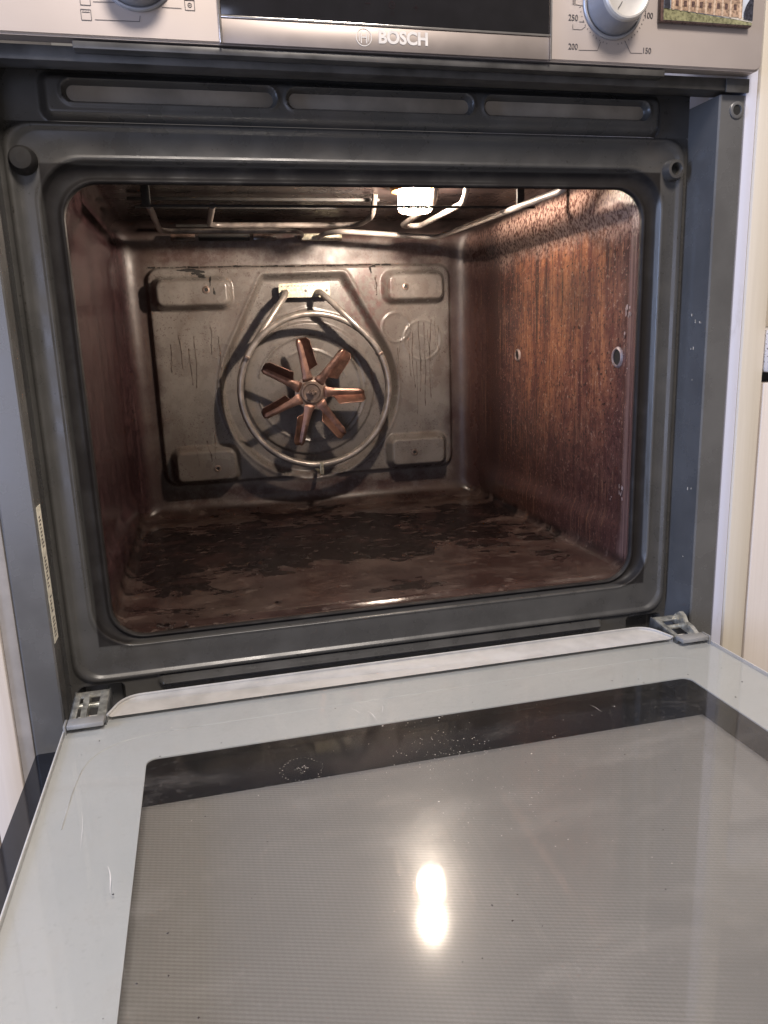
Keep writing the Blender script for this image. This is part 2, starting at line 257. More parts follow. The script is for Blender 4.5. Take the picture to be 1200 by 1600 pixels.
# ------------------------------------------------------------------ mesh helpers (all in world coordinates)
def empty(name, loc, label=None, cat=None, group=None):
    o = bpy.data.objects.new(name, None); C.objects.link(o); o.location = loc; o.empty_display_size = .05
    if label: o['label'] = label; o['category'] = cat
    if group: o['group'] = group
    return o
def base_of(p):
    v = Vector((0, 0, 0))
    while p is not None: v += p.location; p = p.parent
    return v
def mk(name, verts, faces, mat, parent=None, angle=38, label=None, flip=False):
    me = bpy.data.meshes.new(name); off = base_of(parent)
    if flip: faces = [tuple(reversed(f)) for f in faces]
    me.from_pydata([tuple(Vector(v)-off) for v in verts], [], faces); me.update()
    for p in me.polygons: p.use_smooth = True
    me.set_sharp_from_angle(angle=R(angle))
    me.materials.append(M[mat]); o = bpy.data.objects.new(name, me); C.objects.link(o)
    if parent: o.parent = parent
    if label: o['label'] = label
    return o
class MB:
    def __init__(s): s.v = []; s.f = []
    def add(s, v, f):
        b = len(s.v); s.v += [tuple(q) for q in v]; s.f += [tuple(i+b for i in q) for q in f]; return s
    def box(s, a, b, bev=0.0, rot=None, seg=2):
        bm = bmesh.new(); bmesh.ops.create_cube(bm, size=1)
        c = [(a[i]+b[i])/2 for i in range(3)]; d = [abs(b[i]-a[i]) for i in range(3)]
        for v in bm.verts: v.co = Vector((v.co.x*d[0], v.co.y*d[1], v.co.z*d[2]))
        if bev: bmesh.ops.bevel(bm, geom=bm.edges[:], offset=min(bev, min(d)*.45), segments=seg, affect='EDGES', profile=.5)
        for v in bm.verts:
            if rot: v.co = rot @ v.co
            v.co += Vector(c)
        bm.verts.index_update(); s.add([v.co[:] for v in bm.verts], [[v.index for v in f.verts] for f in bm.faces]); bm.free(); return s
    def tube(s, pts, r, n=10, cap=True):
        pts = [Vector(p) for p in pts]; k = len(pts); T = []
        for i in range(k): T.append((pts[min(i+1, k-1)]-pts[max(i-1, 0)]).normalized())
        a = Vector((0, 0, 1)) if abs(T[0].z) < .9 else Vector((1, 0, 0)); N = (a-T[0]*a.dot(T[0])).normalized(); v = []; f = []
        for i in range(k):
            N = (N-T[i]*N.dot(T[i])).normalized(); B = T[i].cross(N); rr_ = r[i] if isinstance(r, (list, tuple)) else r
            for j in range(n):
                q = 2*math.pi*j/n; v.append(pts[i]+(N*math.cos(q)+B*math.sin(q))*rr_)
        for i in range(k-1):
            for j in range(n): f.append((i*n+j, i*n+(j+1) % n, (i+1)*n+(j+1) % n, (i+1)*n+j))
        if cap: f.append(tuple(range(n))[::-1]); f.append(tuple(range((k-1)*n, k*n)))
        return s.add(v, f)
    def lathe(s, prof, c, axis='y', n=36, cap=True):
        # prof: (radius, distance along axis)
        v = []; f = []
        for r, d in prof:
            for j in range(n):
                q = 2*math.pi*j/n; a, b = r*math.cos(q), r*math.sin(q)
                v.append((c[0]+a, c[1]+d, c[2]+b) if axis == 'y' else (c[0]+a, c[1]+b, c[2]+d) if axis == 'z' else (c[0]+d, c[1]+a, c[2]+b))
        for i in range(len(prof)-1):
            for j in range(n): f.append((i*n+j, i*n+(j+1) % n, (i+1)*n+(j+1) % n, (i+1)*n+j))
        if cap: f.append(tuple(range(n))); f.append(tuple(range((len(prof)-1)*n, len(prof)*n))[::-1])
        return s.add(v, f)
    def prism(s, poly, y0, y1):
        # poly of (x, z), extruded along y
        n = len(poly); v = [(p[0], y0, p[1]) for p in poly]+[(p[0], y1, p[1]) for p in poly]
        f = [tuple(range(n)), tuple(range(n, 2*n))[::-1]]+[(i, i+n, (i+1) % n+n, (i+1) % n) for i in range(n)]
        return s.add(v, f)
    def hprism(s, poly, z0, z1):
        n = len(poly); v = [(p[0], p[1], z0) for p in poly]+[(p[0], p[1], z1) for p in poly]
        f = [tuple(range(n))[::-1], tuple(range(n, 2*n))]+[(i, (i+1) % n, (i+1) % n+n, i+n) for i in range(n)]
        return s.add(v, f)
    def build(s, name, mat, parent=None, angle=38, label=None):
        o = mk(name, s.v, s.f, mat, parent, angle, label)
        bm = bmesh.new(); bm.from_mesh(o.data); bmesh.ops.recalc_face_normals(bm, faces=bm.faces); bm.to_mesh(o.data); bm.free()
        return o
def rrect(x0, x1, z0, z1, r, nx=24, nz=24, na=8):
    P = []
    def seg(a, b, n):
        for i in range(n): q = i/n; P.append((a[0]+(b[0]-a[0])*q, a[1]+(b[1]-a[1])*q))
    def arc(cx, cz, a0):
        for i in range(na): q = R(a0+90*i/na); P.append((cx+r*math.cos(q), cz+r*math.sin(q)))
    seg((x0+r, z0), (x1-r, z0), nx); arc(x1-r, z0+r, -90)
    seg((x1, z0+r), (x1, z1-r), nz); arc(x1-r, z1-r, 0)
    seg((x1-r, z1), (x0+r, z1), nx); arc(x0+r, z1-r, 90)
    seg((x0, z1-r), (x0, z0+r), nz); arc(x0+r, z0+r, 180)
    return P
def loft(rings):
    n = len(rings[0]); v = [p for r in rings for p in r]; f = []
    for i in range(len(rings)-1):
        for j in range(n): f.append((i*n+j, i*n+(j+1) % n, (i+1)*n+(j+1) % n, (i+1)*n+j))
    return v, f
def fillet(pts, rad, n=6):
    pts = [Vector(p) for p in pts]; out = [pts[0]]
    for i in range(1, len(pts)-1):
        a, b, c = pts[i-1], pts[i], pts[i+1]; u = (a-b).normalized(); w = (c-b).normalized(); q = min(rad, (a-b).length*.49, (c-b).length*.49)
        p0, p2 = b+u*q, b+w*q
        for k in range(n+1): s_ = k/n; out.append(p0*(1-s_)**2+b*2*s_*(1-s_)+p2*s_**2)
    out.append(pts[-1]); return out
def sstep(a, b, x): q = np.clip((x-a)/(b-a), 0, 1); return q*q*(3-2*q)
def sd_rr(X, Z, x0, x1, z0, z1, r):
    qx = np.abs(X-(x0+x1)/2)-(x1-x0)/2+r; qz = np.abs(Z-(z0+z1)/2)-(z1-z0)/2+r
    return np.minimum(np.maximum(qx, qz), 0)+np.hypot(np.maximum(qx, 0), np.maximum(qz, 0))-r
def sd_poly(X, Z, poly):
    d = np.full(X.shape, 1e9); ins = np.zeros(X.shape, bool); n = len(poly)
    for i in range(n):
        ax, az = poly[i]; bx, bz = poly[(i+1) % n]; ex, ez = bx-ax, bz-az; wx, wz = X-ax, Z-az
        h = np.clip((wx*ex+wz*ez)/(ex*ex+ez*ez), 0, 1); d = np.minimum(d, (wx-ex*h)**2+(wz-ez*h)**2)
        c = ((az <= Z) & (bz > Z)) | ((bz <= Z) & (az > Z))
        xi = ax+(Z-az)/(ez if abs(ez) > 1e-9 else 1e-9)*ex; ins ^= c & (X < xi)
    return np.sqrt(d)*np.where(ins, -1, 1)
def heightmap(name, x0, x1, z0, z1, step, fy, mat, parent):
    nx = int(round((x1-x0)/step))+1; nz = int(round((z1-z0)/step))+1
    X, Z = np.meshgrid(np.linspace(x0, x1, nx), np.linspace(z0, z1, nz)); Y = fy(X, Z)
    v = np.stack([X.ravel(), Y.ravel(), Z.ravel()], 1).tolist()
    f = [(j*nx+i, j*nx+i+1, (j+1)*nx+i+1, (j+1)*nx+i) for j in range(nz-1) for i in range(nx-1)]
    return mk(name, v, f, mat, parent, 60)
def text(body, size, x, z, y, mat, name, parent, align='CENTER', off=0.0, sx=1.0):
    cu = bpy.data.curves.new('t', 'FONT'); cu.body = body; cu.size = size; cu.align_x = align; cu.align_y = 'CENTER'; cu.extrude = .00015; cu.offset = off; cu.resolution_u = 4
    ob = bpy.data.objects.new('t', cu); me = bpy.data.meshes.new_from_object(ob)
    v = [(x+q.co.x*sx, y-q.co.z, z+q.co.y) for q in me.vertices]; f = [tuple(p.vertices) for p in me.polygons]
    bpy.data.objects.remove(ob); bpy.data.curves.remove(cu); bpy.data.meshes.remove(me)
    return mk(name, v, f, mat, parent, 20)

# ================================================================== THE OVEN
oven = empty('built_in_oven', (0, .25, -.5), 'dirty stainless and dark grey built-in oven with its glass door dropped open', 'oven')

# ---- front frame (dark enamel with pressed ridges)
FY = .055
LOOPS = [(.2728, -.0355, -.4600, .002, FY), (.2700, -.0360, -.4592, .014, FY), (.2690, -.0364, -.4587, .016, FY-.0010), (.2680, -.0370, -.4580, .018, FY-.0034), (.2660, -.0384, -.4566, .018, FY-.0040),
         (.2640, -.0400, -.4550, .018, FY-.0034), (.2625, -.0412, -.4540, .018, FY-.0016), (.2610, -.0424, -.4528, .018, FY-.0012), (.2570, -.0520, -.4420, .026, FY-.0012), (.2530, -.0572, -.4330, .032, FY-.0014),
         (.2520, -.0580, -.4318, .033, FY-.0015), (.2508, -.0590, -.4309, .033, FY-.0021), (.2496, -.0602, -.4303, .033, FY-.0020), (.2486, -.0612, -.4299, .032, FY-.0008), (.2476, -.0622, -.4296, .032, FY+.0022),
         (.2462, -.0636, -.4292, .032, FY+.0040), (.2430, -.0668, -.4284, .031, FY+.0052), (.2400, -.0700, -.4277, .029, FY+.0056), (.2384, -.0716, -.4270, .028, FY+.0050), (.2374, -.0727, -.4264, .027, FY+.0036), (.2364, -.0737, -.4258, .027, FY+.0030),
         (.2354, -.0746, -.4252, .026, FY+.0032), (.2347, -.0753, -.4246, .026, FY+.0044), (.2343, -.0757, -.4243, .026, FY+.0058), (.2344, -.0756, -.4243, .026, FY+.0072)]
rings = [[(px, y, pz) for px, pz in rrect(-h, h, zb, zt, r, 24, 20, 9)] for h, zt, zb, r, y in LOOPS]
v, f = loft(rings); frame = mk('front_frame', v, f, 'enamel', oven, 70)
# top band with three long pressed slots
def fy_top(X, Z):
    band = sstep(.0035, -.0035, sd_rr(X, Z, -.2385, .2420, -.0335, -.0062, .006)+.35*np.maximum(0, -.012-Z)*0)
    y = FY-.0062*band
    for a, b in ((-.2240, -.0780), (-.0680, .0757), (.0873, .2300)):
        sd = sd_rr(X, Z, a, b, -.0232, -.0112, .0058); y = y+.0072*sstep(.0015, -.0018, sd)-.0010*np.exp(-((sd-.002)/.0012)**2)
    return y
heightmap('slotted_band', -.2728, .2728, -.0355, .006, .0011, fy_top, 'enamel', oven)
def fy_bot(X, Z):
    sd = sd_rr(X, Z, -.203, .203, -.4690, -.4612, .0035); y = FY-.0090*sstep(.0026, -.0046, sd)
    for s in (-1, 1): y = y+.016*sstep(.002, -.002, sd_rr(X, Z, *( (-.2660, -.2330) if s < 0 else (.2330, .2660)), -.53, -.4640, .003))
    return y
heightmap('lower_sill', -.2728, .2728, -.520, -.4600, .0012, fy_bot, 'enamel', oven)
for a, b in ((-.2245, -.0775), (-.0685, .0762), (.0868, .2305)): MB().box((a, FY-.0004, -.0234), (b, FY+.0002, -.0110), .0003).build('slot_insert', 'slot_tan', oven)
# rubber buffers in the upper corners
MB().lathe([(.0098, .001), (.0094, -.004), (.0086, -.0085), (.0070, -.0105), (.0032, -.0108)], (-.2565, FY-.001, -.0622), n=28).build('buffer', 'black', oven, label='smooth grey door buffer')
o = MB().lathe([(.0088, .001), (.0082, -.006), (.0074, -.0085), (.0052, -.0088), (.0042, -.0070), (.0040, -.002)], (.2570, FY-.001, -.0615), n=28).build('buffer', 'enamel', oven, label='door buffer with an open hole')
MB().lathe([(.0041, 0), (.0002, 0)], (.2570, FY-.0040, -.0615), n=18, cap=False).build('hole', 'screw_hole', o)
# recess side walls + flanges
for s in (-1, 1):
    a, b = sorted((s*.2728, s*.2965))
    fl = MB(); pr = [(s*.2728, .0560), (s*.2728, .0166), (s*.2740, .0154), (s*.2950, .0154), (s*.2965, .0166), (s*.2965, .024), (s*.2750, .024), (s*.2750, .0560)]
    fl.hprism(pr, -.5030, -.0125); fo = fl.build('side_flange', 'flange', oven, 30)
    if s > 0:
        MB().lathe([(.0064, .0002), (.0064, -.0010), (.0058, -.0014), (.0040, -.0014), (.0036, -.0002)], (.2885, .0154, -.0235), n=24).build('screw_collar', 'flange', fo)
        MB().lathe([(.0036, 0), (.0001, 0)], (.2885, .0150, -.0235), n=18, cap=False).build('screw_recess', 'screw_hole', fo)
# small paint chips on the right-hand recess wall are pale flecks on the surface
mb = MB()
for k in range(10):
    zz = random.choice((-.19, -.205, -.245, -.252, -.33, -.352, -.40))+random.uniform(-.008, .008); yy = random.uniform(.022, .045); h = random.uniform(.0006, .003)
    mb.box((.2724, yy, zz), (.2727, yy+.0007, zz+h))
o = mb.build('paint_chips', 'pale_crumb', oven); o['kind'] = 'stuff'
# paper label inside the left recess
lb = MB().box((-.27275, .0195, -.4085), (-.27245, .0335, -.3035)).build('rating_label', 'label', oven)
mb = MB()
for k in range(34):
    zz = -.311-k*.0028
    if k in (9, 10, 20, 21, 27): continue
    mb.box((-.27243, .0225, zz), (-.27235, random.uniform(.0255, .0305), zz-.0012))
mb.build('label_lettering', 'ink', lb)

# ---- vent channel below the panel
vc = MB().box((-.2965, .012, -.0105), (.2965, .0290, -.0012), .001).box((-.2965, .0288, -.0030), (.2965, .0548, -.0014), .0004).build('vent_channel', 'vent', oven)
MB().box((-.2100, .0020, -.0058), (.2140, .0118, -.0012), .0008).build('vent_lip', 'lip_dark', vc)
MB().box((.2742, .0100, -.0120), (.2950, .0118, -.0020), .0004).build('end_cap', 'vent', vc)
# ---- control panel
pan = MB().prism(rrect(-.297, .297, 0, .0985, .006, 6, 4, 6), 0, .012)
panel = pan.build('control_panel', 'steel', oven, 50)
bpy.context.view_layer.update()
bm = bmesh.new(); bm.from_mesh(panel.data)
bmesh.ops.bevel(bm, geom=[e for e in bm.edges if all(abs(q.co.y-(0-.25)) < 1e-5 for q in e.verts)], offset=.0015, segments=3, affect='EDGES'); bm.to_mesh(panel.data); bm.free()
panel.data.set_sharp_from_angle(angle=R(40))
MB().box((-.1160, -.0016, .0170), (.1166, .0005, .0960), .0006).build('display', 'display', panel)
MB().box((-.1160, -.0022, .0154), (.1166, .0005, .0168), .0003).build('bright_strip', 'chrome', panel)
MB().box((-.1160, -.0014, .0004), (.1166, .0005, .0152), .0004).build('trim_band', 'steel_dark', panel)
for xx in (-.1171, .1177): MB().box((xx-.0008, -.0024, .0002), (xx+.0008, .0005, .0965), .0004).build('trim_edge', 'chrome', panel)
text('BOSCH', .0112, .0073, .0087, -.0016, 'logo', 'brand_lettering', panel, off=.00038, sx=.98)
lg = MB()
ringp = lambda r, n=40: [(-.0207+r*math.cos(2*math.pi*i/n), .0083+r*math.sin(2*math.pi*i/n)) for i in range(n)]
def annulus(mb, cx, cz, ro, ri, y, n=40):
    v = []; f = []
    for i in range(n):
        q = 2*math.pi*i/n
        for r in (ri, ro): v += [(cx+r*math.cos(q), y, cz+r*math.sin(q)), (cx+r*math.cos(q), y+.0003, cz+r*math.sin(q))]
    for i in range(n):
        a, b = i*4, ((i+1) % n)*4
        f += [(a, a+2, b+2, b), (a+2, a+3, b+3, b+2), (a+1, b+1, b+3, a+3), (a, b, b+1, a+1)]
    mb.add(v, f)
annulus(lg, -.0207, .0083, .0056, .0051, -.0017)
for s in (-1, 1):
    lg.box((-.0207+s*.0019-.0003, -.0017, .0045), (-.0207+s*.0019+.0003, -.0014, .0121))
    lg.box((-.0207+s*.0032-.0002, -.0017, .0057), (-.0207+s*.0032+.0002, -.0014, .0109))
lg.box((-.0224, -.0017, .0079), (-.0190, -.0014, .0087))
lg.build('brand_emblem', 'logo', panel)
gh = MB(); gh.box((-.0190, -.0018, .0288), (-.0155, -.0015, .0293))
gh.box((.0150, -.0018, .0281), (.0186, -.0015, .0286)); gh.box((.01655, -.0018, .0266), (.01705, -.0015, .0301))
annulus(gh, -.0003, .0290, .0023, .0019, -.0018, 24); gh.box((-.0005, -.0018, .0288), (-.0001, -.0015, .0304)); gh.box((-.0003, -.0018, .0287), (.0009, -.0015, .0291))
annulus(gh, -.0003, .0240, .0011, .0008, -.0018, 16)
gh.build('display_symbols', 'ghost', panel)
# printing round the knobs
def line(mb, pts, w=.00035, y=-.0003):
    for (ax, az), (bx, bz) in zip(pts, pts[1:]):
        d = Vector((bx-ax, 0, bz-az)); n = Vector((-d.z, 0, d.x)).normalized()*w*.5
        a, b = Vector((ax, y, az)), Vector((bx, y, bz)); mb.add([a-n, b-n, b+n, a+n], [(0, 1, 2, 3)])
ink = MB()
line(ink, [(.1405, .0082), (.1557, .0087), (.1581, .0145)]); line(ink, [(.1925, .0084), (.1829, .0082), (.1776, .0162)])
line(ink, [(.1405, .0268), (.1448, .0268)]); line(ink, [(.1355, .0250), (.1355, .0217), (.1425, .0217), (.1458, .0240)]); line(ink, [(.1375, .0377), (.1440, .0372)]); line(ink, [(.1880, .0342), (.1910, .0338)])
for k in range(26):
    q = R(188+k*6.6); rr_ = .0262
    if k in (12, 13): continue
    cx, cz = .1675+rr_*math.cos(q), .0400+rr_*math.sin(q); dx, dz = math.cos(q)*.0010, math.sin(q)*.0010
    line(ink, [(cx, cz), (cx+dx, cz+dz)], .00045)
line(ink, [(-.1945, .0103), (-.1674, .0106), (-.1667, .0140)]); line(ink, [(-.1945, .0204), (-.1800, .0208)]); line(ink, [(-.1530, .0196), (-.1405, .0196)])
for cx, cz in ((-.1995, .0127), (-.1992, .0212), (-.1352, .0218)):
    q = .0030; line(ink, [(cx-q, cz-q), (cx+q, cz-q), (cx+q, cz+q), (cx-q, cz+q), (cx-q, cz-q)], .0004)
annulus(ink, -.1352, .0218, .0014, .0010, -.0003, 18); line(ink, [(-.1359, .0218), (-.1345, .0218)])
line(ink, [(-.2018, .0143), (-.1972, .0143)], .0004); line(ink, [(-.1385, .0246), (-.1320, .0246)], .0003)
o = ink.build('printed_markings', 'ink', panel); o['kind'] = 'stuff'
for tx, xx, zz in (('200', .1360, .0102), ('150', .1962, .0102), ('100', .1966, .0337), ('250', .1357, .0290)): text(tx, .0056, xx, zz, -.0003, 'ink', 'temperature_number', panel, sx=.92)
text('II', .0056, .1362, .0392, -.0003, 'ink', 'symbol', panel)
# knobs
for sx_, ang in ((1, 236), (-1, 250)):
    c = (sx_*.1673, 0, .0402)
    kb = MB().lathe([(.0242, .0005), (.0242, -.0012), (.0236, -.0020), (.0226, -.0022), (.0222, -.0008), (.0215, -.0006), (.0213, -.0030), (.0205, -.0060), (.0186, -.0150), (.0182, -.0175)], c, n=48).build('control_knob', 'knob_side', oven, 30)
    MB().lathe([(.0183, -.0172), (.0181, -.0200), (.0172, -.0212), (.0160, -.0214), (.0150, -.0209), (.0050, -.0206), (.0002, -.0206)], c, n=48).build('knob_cap', 'satin', kb, 30)
    q = R(ang); d = (math.cos(q), math.sin(q)); mk_ = MB(); line(mk_, [(c[0]+d[0]*.0085, c[2]+d[1]*.0085), (c[0]+d[0]*.0140, c[2]+d[1]*.0140)], .0007, -.0216); mk_.build('pointer_mark', 'chrome', kb)

# ---- cavity walls: one loft, divided into its sheets
HX, ZT, ZB, BY, RF = .2385, -.0400, -.4215, .492, .030
NX, NZ, NA = 44, 46, 8
ys = [.0620, .0635, .0660, .0690, .0720]+list(np.linspace(.078, BY-RF, 52))+[BY-RF+RF*math.sin(R(a)) for a in (12, 24, 36, 48, 60, 72, 82, 90)]
def ring(i, y):
    if i == 0: h, zt, zb, r = .2344, -.0756, -.4243, .026
    elif i == 1: h, zt, zb, r = .2352, -.0735, -.4245, .026
    elif i == 2: h, zt, zb, r = .2368, -.0640, -.4240, .025
    elif i == 3: h, zt, zb, r = .2380, -.0500, -.4226, .023
    else:
        ins = 0 if y <= BY-RF else RF-math.sqrt(max(0, RF*RF-(y-(BY-RF))**2)); h, zt, zb, r = HX-ins, ZT-ins, ZB+ins*.75, .011
    P = rrect(-h, h, zb, zt, r, NX, NZ, NA); out = []
    for px, pz in P:
        if abs(px) > h-.003 and i > 3:      # shallow pressed field in each side wall
            m = float(sstep(.0955-.012, .0955, y)*sstep(.468, .448, y)*sstep(-.384, -.3735, pz)*sstep(-.084, -.0945, pz)); px += math.copysign(.0055*m, px)
        out.append((px, y, pz))
    return out
rings = [ring(i, y) for i, y in enumerate(ys)]; v, f = loft(rings); n = len(rings[0])
cuts = {'cavity_floor': [], 'right': [], 'cavity_roof': [], 'left': []}
b0 = NX+NA//2; b1 = b0+NA+NZ; b2 = b1+NA+NX; b3 = b2+NA+NZ
for k, q in enumerate(f):
    j = k % n
    (cuts['right'] if b0 <= j < b1 else cuts['cavity_roof'] if b1 <= j < b2 else cuts['left'] if b2 <= j < b3 else cuts['cavity_floor']).append(q)
sheets = {}
for key, nm, lab in (('cavity_floor', 'cavity_floor', 'oven floor with black burnt-on patches'), ('right', 'cavity_wall', 'right cavity wall with orange-brown grease runs'), ('left', 'cavity_wall', 'left cavity wall, dark maroon with fine scratches'), ('cavity_roof', 'cavity_roof', None)):
    used = sorted({i for q in cuts[key] for i in q}); mp = {o_: i for i, o_ in enumerate(used)}
    sheets[key] = mk(nm, [v[i] for i in used], [tuple(mp[i] for i in q) for q in cuts[key]], 'cavity', oven, 70, lab)
# shelf fixing holes in the right wall, with a raised collar
for yy, zz, rr_ in ((.3446, -.2185, .0055), (.1077, -.2178, .0075)):
    c = MB().lathe([(rr_+.0028, .0008), (rr_+.0018, -.0010), (rr_+.0004, -.0016), (rr_, -.0004), (rr_*.95, .004)], (.2436, yy, zz), axis='x', n=24, cap=False).build('fixing_hole', 'scuff', sheets['right'])
    MB().lathe([(rr_*.97, 0), (.0001, 0)], (.2434, yy, zz), axis='x', n=20, cap=False).build('hole_plug', 'screw_hole', sheets['right'])
sc_ = MB(); rs = random.Random(5)
for yy, zz, ry, rz, cnt in ((.0830, -.176, .0050, .0060, 5), (.0860, -.198, .0030, .0050, 3), (.0810, -.228, .0022, .0016, 2), (.0840, -.345, .0040, .0070, 6), (.110, -.355, .004, .004, 2)):
    for k in range(cnt):
        a0, b0_ = yy+rs.uniform(-1, 1)*ry, zz+rs.uniform(-1, 1)*rz; n = 9; r_ = rs.uniform(.3, .9)
        P = [(a0+ry*r_*.7*rs.uniform(.4, 1.2)*math.cos(6.283*i/n), b0_+rz*r_*.7*rs.uniform(.4, 1.2)*math.sin(6.283*i/n)) for i in range(n)]
        sc_.add([(.2381 if q < .0885 else .2381+.0055*float(sstep(.0835, .0955, q)), q, w) for q, w in P], [tuple(range(n))])
o = sc_.build('scuff_marks', 'scuff', sheets['right']); o['kind'] = 'stuff'
# ---- back wall with its pressed shapes
FC = (.0010, -.2570)
poly = []
def hullpoly():
    r = .1155; cx, cz = FC; top = [(.0500, -.1105), (-.0530, -.1115)]; pts = []
    # tangent from top corners to the circle
    def tan(p, sgn):
        dx, dz = p[0]-cx, p[1]-cz; d = math.hypot(dx, dz); a = math.atan2(dz, dx); b = math.acos(r/d); return a+sgn*b
    a0 = tan(top[0], -1); a1 = tan(top[1], 1)-2*math.pi
    pts.append(top[1]); pts.append(top[0]); 
    for i in range(61): q = a0+(a1-a0)*i/60; pts.append((cx+r*math.cos(q), cz+r*math.sin(q)))
    return pts
HP = hullpoly()
PADS = [(-.1945, -.1000, -.1450, -.1090), (.1085, .1905, -.1432, -.1055), (-.1895, -.1065, -.3735, -.3280), (.1060, .1890, -.3715, -.3290)]
def fy_back(X, Z):
    up = .0055*sstep(.0022, -.0028, sd_rr(X, Z, -.2030, .2030, -.3765, -.0945, .017))
    for q in PADS: up = up+.0165*sstep(.0050, -.0050, sd_rr(X, Z, q[0], q[1], q[2], q[3], .011))
    sh = sd_poly(X, Z, HP)-.004
    rim = .0014*np.exp(-((sh-.0045)/.0028)**2); rec = sstep(.0050, -.0050, sh); up = up*(1-rec)+rim-.0105*rec
    r = np.hypot(X-FC[0], Z-FC[1]); up = up+.0030*sstep(.0925, .0890, r)
    for rc, w, hgt, a0, a1 in ((.0720, .0016, .0020, 20, 165), (.0720, .0016, .0020, 190, 400), (.0530, .0014, .0016, 15, 120), (.0790, .0014, .0014, -50, 45)):
        a = np.degrees(np.arctan2(Z-FC[1], X-FC[0])); a = np.where(a < a0, a+360, a); up = up+hgt*np.exp(-((r-rc)/w)**2)*((a >= a0) & (a <= a1))
    for cx, cz, rr_ in ((.1235, -.1775, .0195), (.1610, -.1960, .0270)):
        q = np.hypot(X-cx, Z-cz); up = up+.0011*np.exp(-((q-rr_)/.0016)**2)*(sh > .006)
    # soft sag ridge above the ring, inside the pressed field
    up = up+.0009*np.exp(-((Z+.1480+.25*np.abs(X))/.0022)**2)*(np.abs(X) < .06)*rec
    return BY-up
back = heightmap('back_wall', -(HX-RF), HX-RF, ZB+RF*.75, ZT-RF, .0014, fy_back, 'cavity', oven)
def ysurf(x, z): return float(fy_back(np.array([x]), np.array([z]))[0])
for sx_, sz_ in ((-.1300, -.1235), (.1345, -.1245), (-.1340, -.3545), (.1410, -.3512)):
    yy = ysurf(sx_, sz_)
    MB().lathe([(.0050, .0004), (.0046, -.0008), (.0028, -.0012), (.0020, -.0004)], (sx_, yy, sz_), n=20, cap=False).build('screw', 'hubmetal', back)
    MB().lathe([(.0024, 0), (.0001, 0)], (sx_, yy-.0005, sz_), n=14, cap=False).build('screw_socket', 'screw_hole', back)
# burnt drips that ran down the back wall
def drip(mb, x, z0, z1, w, seed):
    rs = random.Random(seed); k = 26; L_ = []; xo = 0; 
    vx = 0
    for i in range(k):
        q = i/(k-1); zz = z0+(z1-z0)*q; vx = vx*.75+rs.uniform(-.00024, .00024); xo += vx; ww = w*(.35+.65*abs(math.sin(q*(3+rs.random()*2)+seed)))*(1-.35*q)*rs.uniform(.6, 1.2)
        if i == k-2: ww = w*1.0
        if i == k-1: ww = w*.3
        L_.append((x+xo, zz, ww))
    v = []; f = []
    for xx, zz, ww in L_:
        yy = ysurf(xx, zz)-.0003; v += [(xx-ww, yy, zz), (xx, yy-.0003, zz), (xx+ww, yy, zz)]
    for i in range(k-1):
        a = i*3; f += [(a, a+1, a+4, a+3), (a+1, a+2, a+5, a+4)]
    mb.add(v, f)
dr = MB(); dl = MB()
for i, (x_, z0, z1, w) in enumerate([(.1480, -.176, -.262, .0006), (.1560, -.170, -.240, .0006), (.1635, -.172, -.288, .0007), (.1560, -.200, -.268, .0005), (.1745, -.168, -.278, .0007), (.1845, -.176, -.226, .0005), (.1400, -.190, -.246, .0005), (.1690, -.182, -.240, .0004),
        (.1250, -.205, -.250, .0004), (.1290, -.196, -.236, .0004), (.1805, -.165, -.205, .0004), (.1520, -.225, -.300, .0004),
        (-.1700, -.178, -.222, .0006), (-.1500, -.180, -.248, .0007), (-.1580, -.196, -.244, .0005), (-.1180, -.182, -.226, .0005), (-.1050, -.196, -.236, .0004), (-.1280, -.170, -.205, .0004), (-.1800, -.190, -.226, .0004),
        (.0950, -.110, -.134, .0012), (.0975, -.108, -.126, .0007), (-.1450, -.318, -.345, .0009), (-.1320, -.305, -.342, .0006), (-.1620, -.322, -.350, .0006)]): drip(dr if x_ > 0 else dl, x_, z0, z1, w*(1 if x_ > 0 else 1.3), i+3)
def blob(mb, cx, cz, rx, rz, seed, lift=.0005):
    rs = random.Random(seed); n = 30; ph = [rs.uniform(0, 6.28) for _ in range(4)]; P = []
    for i in range(n):
        q = 2*math.pi*i/n; k = 1+.28*math.sin(2*q+ph[0])+.22*math.sin(3*q+ph[1])+.16*math.sin(5*q+ph[2])+.12*math.sin(9*q+ph[3])+rs.uniform(-.08, .08); P.append((cx+rx*k*math.cos(q), cz+rz*k*math.sin(q)))
    v = [(cx, ysurf(cx, cz)-lift, cz)]+[((cx+a)/2, ysurf((cx+a)/2, (cz+b)/2)-lift, (cz+b)/2) for a, b in P]+[(a, ysurf(a, b)-lift*.6, b) for a, b in P]
    mb.add(v, [(0, 1+i, 1+(i+1) % n) for i in range(n)]+[(1+i, 1+n+i, 1+n+(i+1) % n, 1+(i+1) % n) for i in range(n)])
bs = MB()
for i, q in enumerate(((-.1450, -.0985, .0130, .0022), (-.1390, -.1020, .0060, .0030), (-.1330, -.1060, .0034, .0030), (-.1560, -.0975, .0060, .0014), (-.1240, -.1120, .0012, .0055), (-.1200, -.1260, .0010, .0050), (.0900, -.1000, .0016, .0042), (.0945, -.0960, .0030, .0014))): blob(bs, *q, i+11)
o = bs.build('burnt_blotches', 'black', back); o['kind'] = 'stuff'
o = dr.build('drip_stains', 'burnt', back); o['kind'] = 'stuff'; o = dl.build('faint_drips', 'faint', back); o['kind'] = 'stuff'
